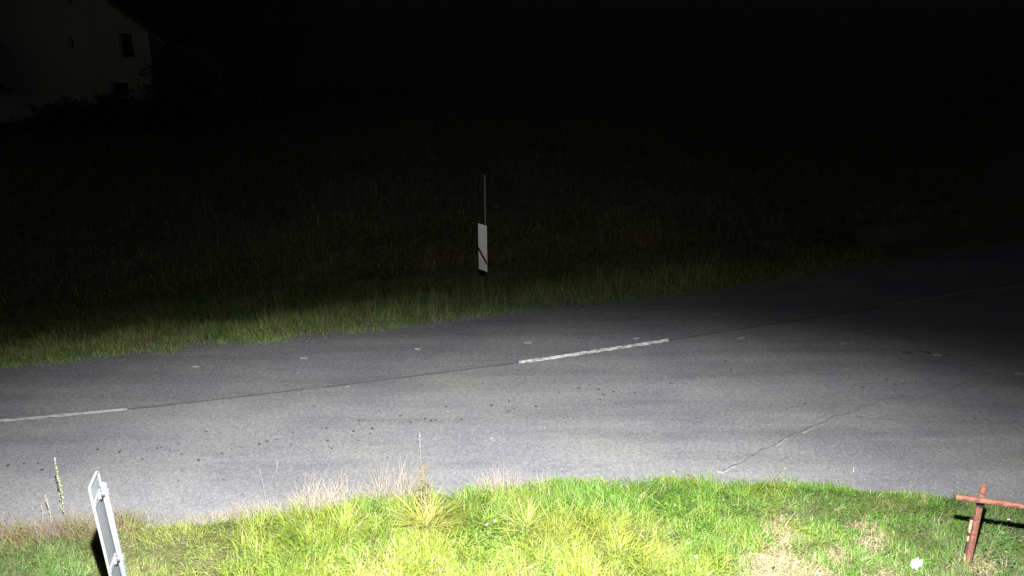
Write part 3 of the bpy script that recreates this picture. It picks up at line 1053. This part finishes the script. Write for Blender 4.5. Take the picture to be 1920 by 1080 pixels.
# ------------------------------------------------------------------ railing at the right
def wood(name, col, dark):
    m, nt, bs = new_mat(name)
    co = objco(nt)
    mp = N(nt, 'ShaderNodeMapping'); mp.inputs['Scale'].default_value = (3, 12, 12)
    nt.links.new(co, mp.inputs[0])
    g = noise(nt, mp.outputs[0], 3.0, 5, .65)
    c = ramp(nt, g, [(.30, tuple(k * .6 for k in dark)), (.42, dark), (.52, col), (.75, tuple(k * 1.45 for k in col))])
    c = mix(nt, ramp(nt, noise(nt, co, 22, 4, .7), [(.58, g3(0)), (.68, g3(.7))]), c, tuple(k * .8 + .06 for k in col))
    nt.links.new(c, bs.inputs['Base Color']); bs.inputs['Roughness'].default_value = .75
    bump(nt, g, bs, .5, .004)
    return m


M_RAIL = wood('red_brown_wood', (.165, .062, .039), (.085, .036, .024))
M_STAKE = wood('weathered_wood', (.30, .22, .13), (.18, .13, .075))
M_SHADOW = flat('shadow_band', (.012, .012, .013), .7, 0, .2, 20)
pb = gat(1815, 1062)
rail = empty('wooden_railing', pb, 'red brown painted railing with one post and one cross rail beside the road', 'railing')
_o = Vector((.58, .81, 0)) * .072
pb += _o; top = at(1845, 910, 1.34) + _o
def loc(p): return tuple(Vector(p) - pb)
mb = MB()
pts = [Vector((pb.x, pb.y, pb.z - .25)).lerp(top, s) for s in (0, .25, .5, .75, .985, 1)]
mb.tube([loc(p) for p in pts], [.038, .038, .037, .036, .035, .027], 8, 0, True)
mb.build('post', M_RAIL, rail)
ra = at(1793, 926, 1.2); rb_ = ra + (at(1920, 944, 1.18) - ra) * 4.2
mb = MB()
d = (rb_ - ra)
mb.tube([loc(ra + d * s + Vector((0, 0, .004 * math.sin(9 * s)))) for s in (0, .006, .1, .25, .4, .6, .8, 1)], [.030, .034, .034, .035, .034, .034, .034, .033], 14, .025)
mb.build('rail', M_RAIL, rail, True)
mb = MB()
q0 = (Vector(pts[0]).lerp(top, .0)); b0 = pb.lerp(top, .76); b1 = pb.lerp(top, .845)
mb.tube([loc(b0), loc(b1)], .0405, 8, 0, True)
mb.build('shadow_band', M_SHADOW, rail)  # black sleeve standing for the rail's cast shadow on the post
mb = MB()
p2 = Vector((rb_.x - .25, rb_.y + .13, 0)); p2.z = float(height(p2.x, p2.y))
mb.tube([loc(p2 + Vector((0, 0, -.25))), loc(p2 + Vector((-.03, 0, .6))), loc(p2 + Vector((-.05, 0, 1.24))), loc(p2 + Vector((-.05, 0, 1.26)))], [.038, .037, .035, .027], 8, 0, True)
mb.build('post', M_RAIL, rail)

sb = at(1808, 1056, .25); sb.z = float(height(sb.x, sb.y))
st_top = at(1823, 970, .80)
stake = empty('marker_stake', sb, 'thin weathered stake with painted shadow bands leaning beside the red brown post', 'stake')
mb = MB()
tv = st_top - sb
mb.tube([tuple(tv * s) for s in (-.2, .3, .7, 1)], .019, 8)
mb.build('shaft', M_STAKE, stake, True)
for s0, s1 in ((.955, 1.005), (.62, .69), (.25, .50)):
    mb = MB(); mb.tube([tuple(tv * s0), tuple(tv * s1)], .0215, 8); mb.build('shadow_band', M_SHADOW, stake)  # black sleeves painted in as shadows falling across the stake

# ------------------------------------------------------------------ striped marker board across the road
mc = at(907, 545)
mz = float(height(mc.x, mc.y))
mk = empty('marker_board', (mc.x, mc.y, mz), 'white upright marker board with one dark diagonal stripe on a thin pole beyond the road', 'marker board')
wv2 = Vector((.70, -.72, 0)).normalized()
n2 = Vector((-wv2.y, wv2.x, 0)) * -1
if n2.y > 0: n2 = -n2
R2 = Matrix((wv2, -n2, Vector((0, 0, 1)))).transposed()


def mp_(a, d_, z): return Vector((wv2.x * a + n2.x * d_, wv2.y * a + n2.y * d_, z - mz))


mb = MB(); mb.tube([mp_(.05, -.03, mz - .3), mp_(.05, -.03, 1.6), mp_(.05, -.03, 2.70)], .024, 10)
mb.build('pole', flat('dull_pole', (.085, .085, .085), .6, .2, .2, 12), mk, True)
zb, zt = .50, 1.58
MW = .138
mb = MB(); mb.box(mp_(0, .012, (zb + zt) / 2), (MW * 2, .012, zt - zb), R2)
mb.build('board', flat('marker_white', (.85, .85, .83), .6, 0, .10, 5), mk)
# stripe: flat sheet lying on the board
s0, s1 = .945, .655
th = .095
P = [mp_(-MW + .002, .0205, s0), mp_(MW - .002, .0205, s1), mp_(MW - .002, .0205, s1 + th), mp_(-MW + .002, .0205, s0 + th)]
Q = [mp_(-MW + .002, .0183, s0), mp_(MW - .002, .0183, s1), mp_(MW - .002, .0183, s1 + th), mp_(-MW + .002, .0183, s0 + th)]
pyd('stripe', [tuple(p) for p in P + Q], [(0, 1, 2, 3), (0, 4, 5, 1), (1, 5, 6, 2), (2, 6, 7, 3), (3, 7, 4, 0)], M_RED, mk)
# grass blades rising in front of the board foot
nn = 520
c = np.array([.075, .075, .030])[None] * RNG.uniform(.5, 1.3, (nn, 1))
gx, gy = mc.x + RNG.normal(0, .40, nn), mc.y - .30 + RNG.normal(0, .20, nn)
o = blade_obj('tall_grass', [blades(gx, gy, RNG.uniform(0, 6.28, nn), RNG.uniform(.2, .62, nn), RNG.uniform(.006, .011, nn), np.abs(RNG.normal(.1, .12, nn)), RNG.uniform(0, .7, nn), c, 3)], M_BLADE, None)
tag(o, 'tall dark grass around the foot of the striped marker board', 'grass', kind='stuff')

# ------------------------------------------------------------------ house in the dark
M_WALL = flat('pale_render', (.195, .20, .215), .9, 0, .10, .8)
M_ROOF = flat('dark_tiles', (.05, .035, .03), .85, 0, .3, 4)
M_BOARDS = flat('weathered_boards', (.09, .085, .08), .8, 0, .2, 5)
M_FRAME = flat('window_frame', (.30, .29, .27), .7, 0, .1, 5)
m, nt, bs = new_mat('dark_glass')
bs.inputs['Base Color'].default_value = (.012, .013, .015, 1); bs.inputs['Roughness'].default_value = .15
M_GLASS = m
hy = 37.0
hz0 = float(height(-20, hy)) - .1
xL, xR, xM = -24.8, -16.3, -20.5
zE, zR = 4.5, 7.85
house = empty('house', (xM, hy + 4, hz0), 'pale rendered gabled house barely visible in the dark beyond the field', 'house')
ho = house.location


def hl(x, y, z): return (x - ho.x, y - ho.y, z - ho.z)


dep = 8.5
WN = [(-17.35, 3.60, .60, 1.15), (-18.0, 1.66, .80, .70), (-19.8, 3.72, .20, .52), (-20.7, 1.15, .20, .52), (-19.5, 5.6, .20, .52)]
# front gable wall with real openings: cut the outline into cells round each opening
xsW = sorted(set([xL, xR, xM] + [q for (cx_, cz_, w_, h_) in WN for q in (cx_ - w_ / 2, cx_ + w_ / 2)]))
def gab(x): return zE + (zR - zE) * (x - xL) / (xM - xL) if x < xM else zE + (zR - zE) * (xR - x) / (xR - xM)
mb = MB()
for a_, b_ in zip(xsW, xsW[1:]):
    cuts = [(cz_ - h_ / 2, cz_ + h_ / 2) for (cx_, cz_, w_, h_) in WN if cx_ - w_ / 2 <= a_ + 1e-6 and cx_ + w_ / 2 >= b_ - 1e-6]
    cuts.sort()
    z = hz0
    for lo_, hi_ in cuts:
        mb.quad_sheet([hl(a_, hy, z), hl(b_, hy, z), hl(b_, hy, lo_), hl(a_, hy, lo_)])
        z = hi_
    mb.quad_sheet([hl(a_, hy, z), hl(b_, hy, z), hl(b_, hy, gab(b_)), hl(a_, hy, gab(a_))])
for (cx_, cz_, w_, h_) in WN:      # reveals
    x0, x1, z0_, z1_ = cx_ - w_ / 2, cx_ + w_ / 2, cz_ - h_ / 2, cz_ + h_ / 2
    for p_, q_ in (((x0, z0_), (x1, z0_)), ((x1, z0_), (x1, z1_)), ((x1, z1_), (x0, z1_)), ((x0, z1_), (x0, z0_))):
        mb.quad_sheet([hl(p_[0], hy, p_[1]), hl(q_[0], hy, q_[1]), hl(q_[0], hy + .22, q_[1]), hl(p_[0], hy + .22, p_[1])])
mb.quad_sheet([hl(xR, hy, hz0), hl(xR, hy + dep, hz0), hl(xR, hy + dep, zE), hl(xR, hy, zE)])
mb.quad_sheet([hl(xL, hy, hz0), hl(xL, hy, zE), hl(xL, hy + dep, zE), hl(xL, hy + dep, hz0)])
mb.quad_sheet([hl(xL, hy + dep, hz0), hl(xL, hy + dep, zE), hl(xM, hy + dep, zR), hl(xR, hy + dep, zE), hl(xR, hy + dep, hz0)])
mb.build('wall', M_WALL, house)
mb = MB()
for sx_, xe in ((1, xR), (-1, xL)):
    ax = Vector((xe - xM, 0, zE - zR)).normalized()
    up = Vector((-ax.z * sx_, 0, ax.x * sx_)); up = up if up.z > 0 else -up
    r0 = Vector((xM, 0, zR)); e0 = Vector((xe, 0, zE)) + ax * 1.25
    for y0, y1 in ((hy - .45, hy + dep + .45),):
        c8 = []
        for off in (.02, .16):
            for q_ in (r0, e0):
                for yy_ in (y0, y1):
                    w_ = q_ + up * off
                    c8.append(hl(w_.x, yy_, w_.z))
        b = len(mb.v); mb.v += c8
        for f in ((0, 1, 3, 2), (4, 6, 7, 5), (0, 4, 5, 1), (2, 3, 7, 6), (0, 2, 6, 4), (1, 5, 7, 3)):
            mb.f.append(tuple(b + i for i in f))
mb.build('roof', M_ROOF, house)
mb = MB()
ax = Vector((xR - xM, 0, zE - zR)).normalized()
for xe in (xR, xL):
    ax_ = Vector((xe - xM, 0, zE - zR)).normalized()
    q0 = Vector((xM, hy - .46, zR - .06)); q1 = Vector((xe, hy - .46, zE - .06)) + ax_ * 1.2
    mb.tube([hl(*q0), hl(*q1)], .07, 4)
mb.build('verge_board', M_BOARDS, house)
for (cx_, cz_, w_, h_) in WN:
    mb = MB()
    f_ = .05
    for (bx, bz, bw, bh) in ((cx_ - w_ / 2 + f_ / 2, cz_, f_, h_), (cx_ + w_ / 2 - f_ / 2, cz_, f_, h_), (cx_, cz_ - h_ / 2 + f_ / 2, w_ - 2 * f_, f_), (cx_, cz_ + h_ / 2 - f_ / 2, w_ - 2 * f_, f_)):
        mb.box(hl(bx, hy + .15, bz), (bw - .002, .06, bh - .002))
    fr = mb.build('window', M_FRAME, house)
    mb = MB(); mb.box(hl(cx_, hy + .16, cz_), (w_ - 2 * f_, .012, h_ - 2 * f_)); mb.build('pane', M_GLASS, fr)

# ------------------------------------------------------------------ trees and shrubs round the house
M_BARK = flat('bark', (.09, .07, .05), .95, 0, .3, 6)
M_LEAF = blade_mat('tree_leaves', .25, .7)


def leafy(name, x, y, h, r, label, cat, nleaf, tone, conic=False, trunk=.18, base=.25, lsize=.16):
    z0 = float(height(x, y)) - .1
    t = empty(name, (x, y, z0), label, cat)
    mb = MB()
    mb.tube([(0, 0, -.2), (.05, .02, h * .3), (.02, -.03, h * .6), (0, 0, h * .95)], [trunk, trunk * .75, trunk * .5, trunk * .12], 8, .06)
    for i in range(14):
        a = random.uniform(0, 6.28); s = random.uniform(base, .85)
        l = r * (1 - s if conic else .7) * random.uniform(.6, 1)
        mb.tube([(0, 0, h * s), (math.cos(a) * l * .5, math.sin(a) * l * .5, h * s + l * .15), (math.cos(a) * l, math.sin(a) * l, h * s + l * (.1 if conic else .4))], [trunk * .3, trunk * .2, trunk * .06], 5)
    mb.build('trunk', M_BARK, t, True)
    # clumps of leaf faces
    nc = 70
    cc = []
    for i in range(nc):
        s = random.uniform(base, 1.0)
        rad = r * ((1.05 - s) if conic else math.sqrt(max(.03, 1 - ((s - .6) / .45) ** 2)))
        a = random.uniform(0, 6.28); q = rad * math.sqrt(random.random())
        cc.append((math.cos(a) * q, math.sin(a) * q, h * s))
    cc = np.array(cc)[RNG.integers(0, nc, nleaf)]
    P = cc + RNG.normal(0, 1, (nleaf, 3)) * r * np.array([.16, .16, .12])
    P[:, 2] = np.maximum(P[:, 2], .1)
    A = RNG.normal(0, 1, (nleaf, 3)); A /= np.linalg.norm(A, axis=1)[:, None]
    B = np.cross(A, RNG.normal(0, 1, (nleaf, 3))); B /= np.linalg.norm(B, axis=1)[:, None]
    s = lsize * RNG.uniform(.5, 1.2, (nleaf, 1))
    V = np.stack([P - A * s, P + B * s * .5, P + A * s, P - B * s * .5], 1).reshape(-1, 3)
    F = np.arange(nleaf * 4).reshape(-1, 4)
    C = np.repeat(np.array(tone)[None] * RNG.uniform(.6, 1.4, (nleaf, 1)), 4, 0)
    link('crown', np_mesh('crown', V, F, C), M_LEAF, t)
    return t


leafy('broadleaf_tree', -23.6, 35.0, 9.5, 1.55, 'dark slender tree hiding the left edge of the pale house', 'tree', 6500, (.030, .045, .020), base=.16)
leafy('shrub', -17.0, 35.2, 1.25, 1.5, 'dark rounded shrub in front of the right corner of the house', 'shrub', 2600, (.030, .045, .018), trunk=.06, base=.1)
leafy('shrub', -19.4, 34.8, 1.1, 1.6, 'low dark shrub below the narrow house windows', 'shrub', 1800, (.030, .045, .018), trunk=.05, base=.1)
leafy('shrub', -14.9, 36.4, 3.0, 1.5, 'taller dark shrub right of the house beside the eaves', 'shrub', 2600, (.035, .05, .02), trunk=.06, base=.1)
leafy('broadleaf_tree', -12.6, 40.0, 7.5, 3.0, 'broad leafed tree right of the house lost in the dark', 'tree', 5200, (.05, .07, .025))
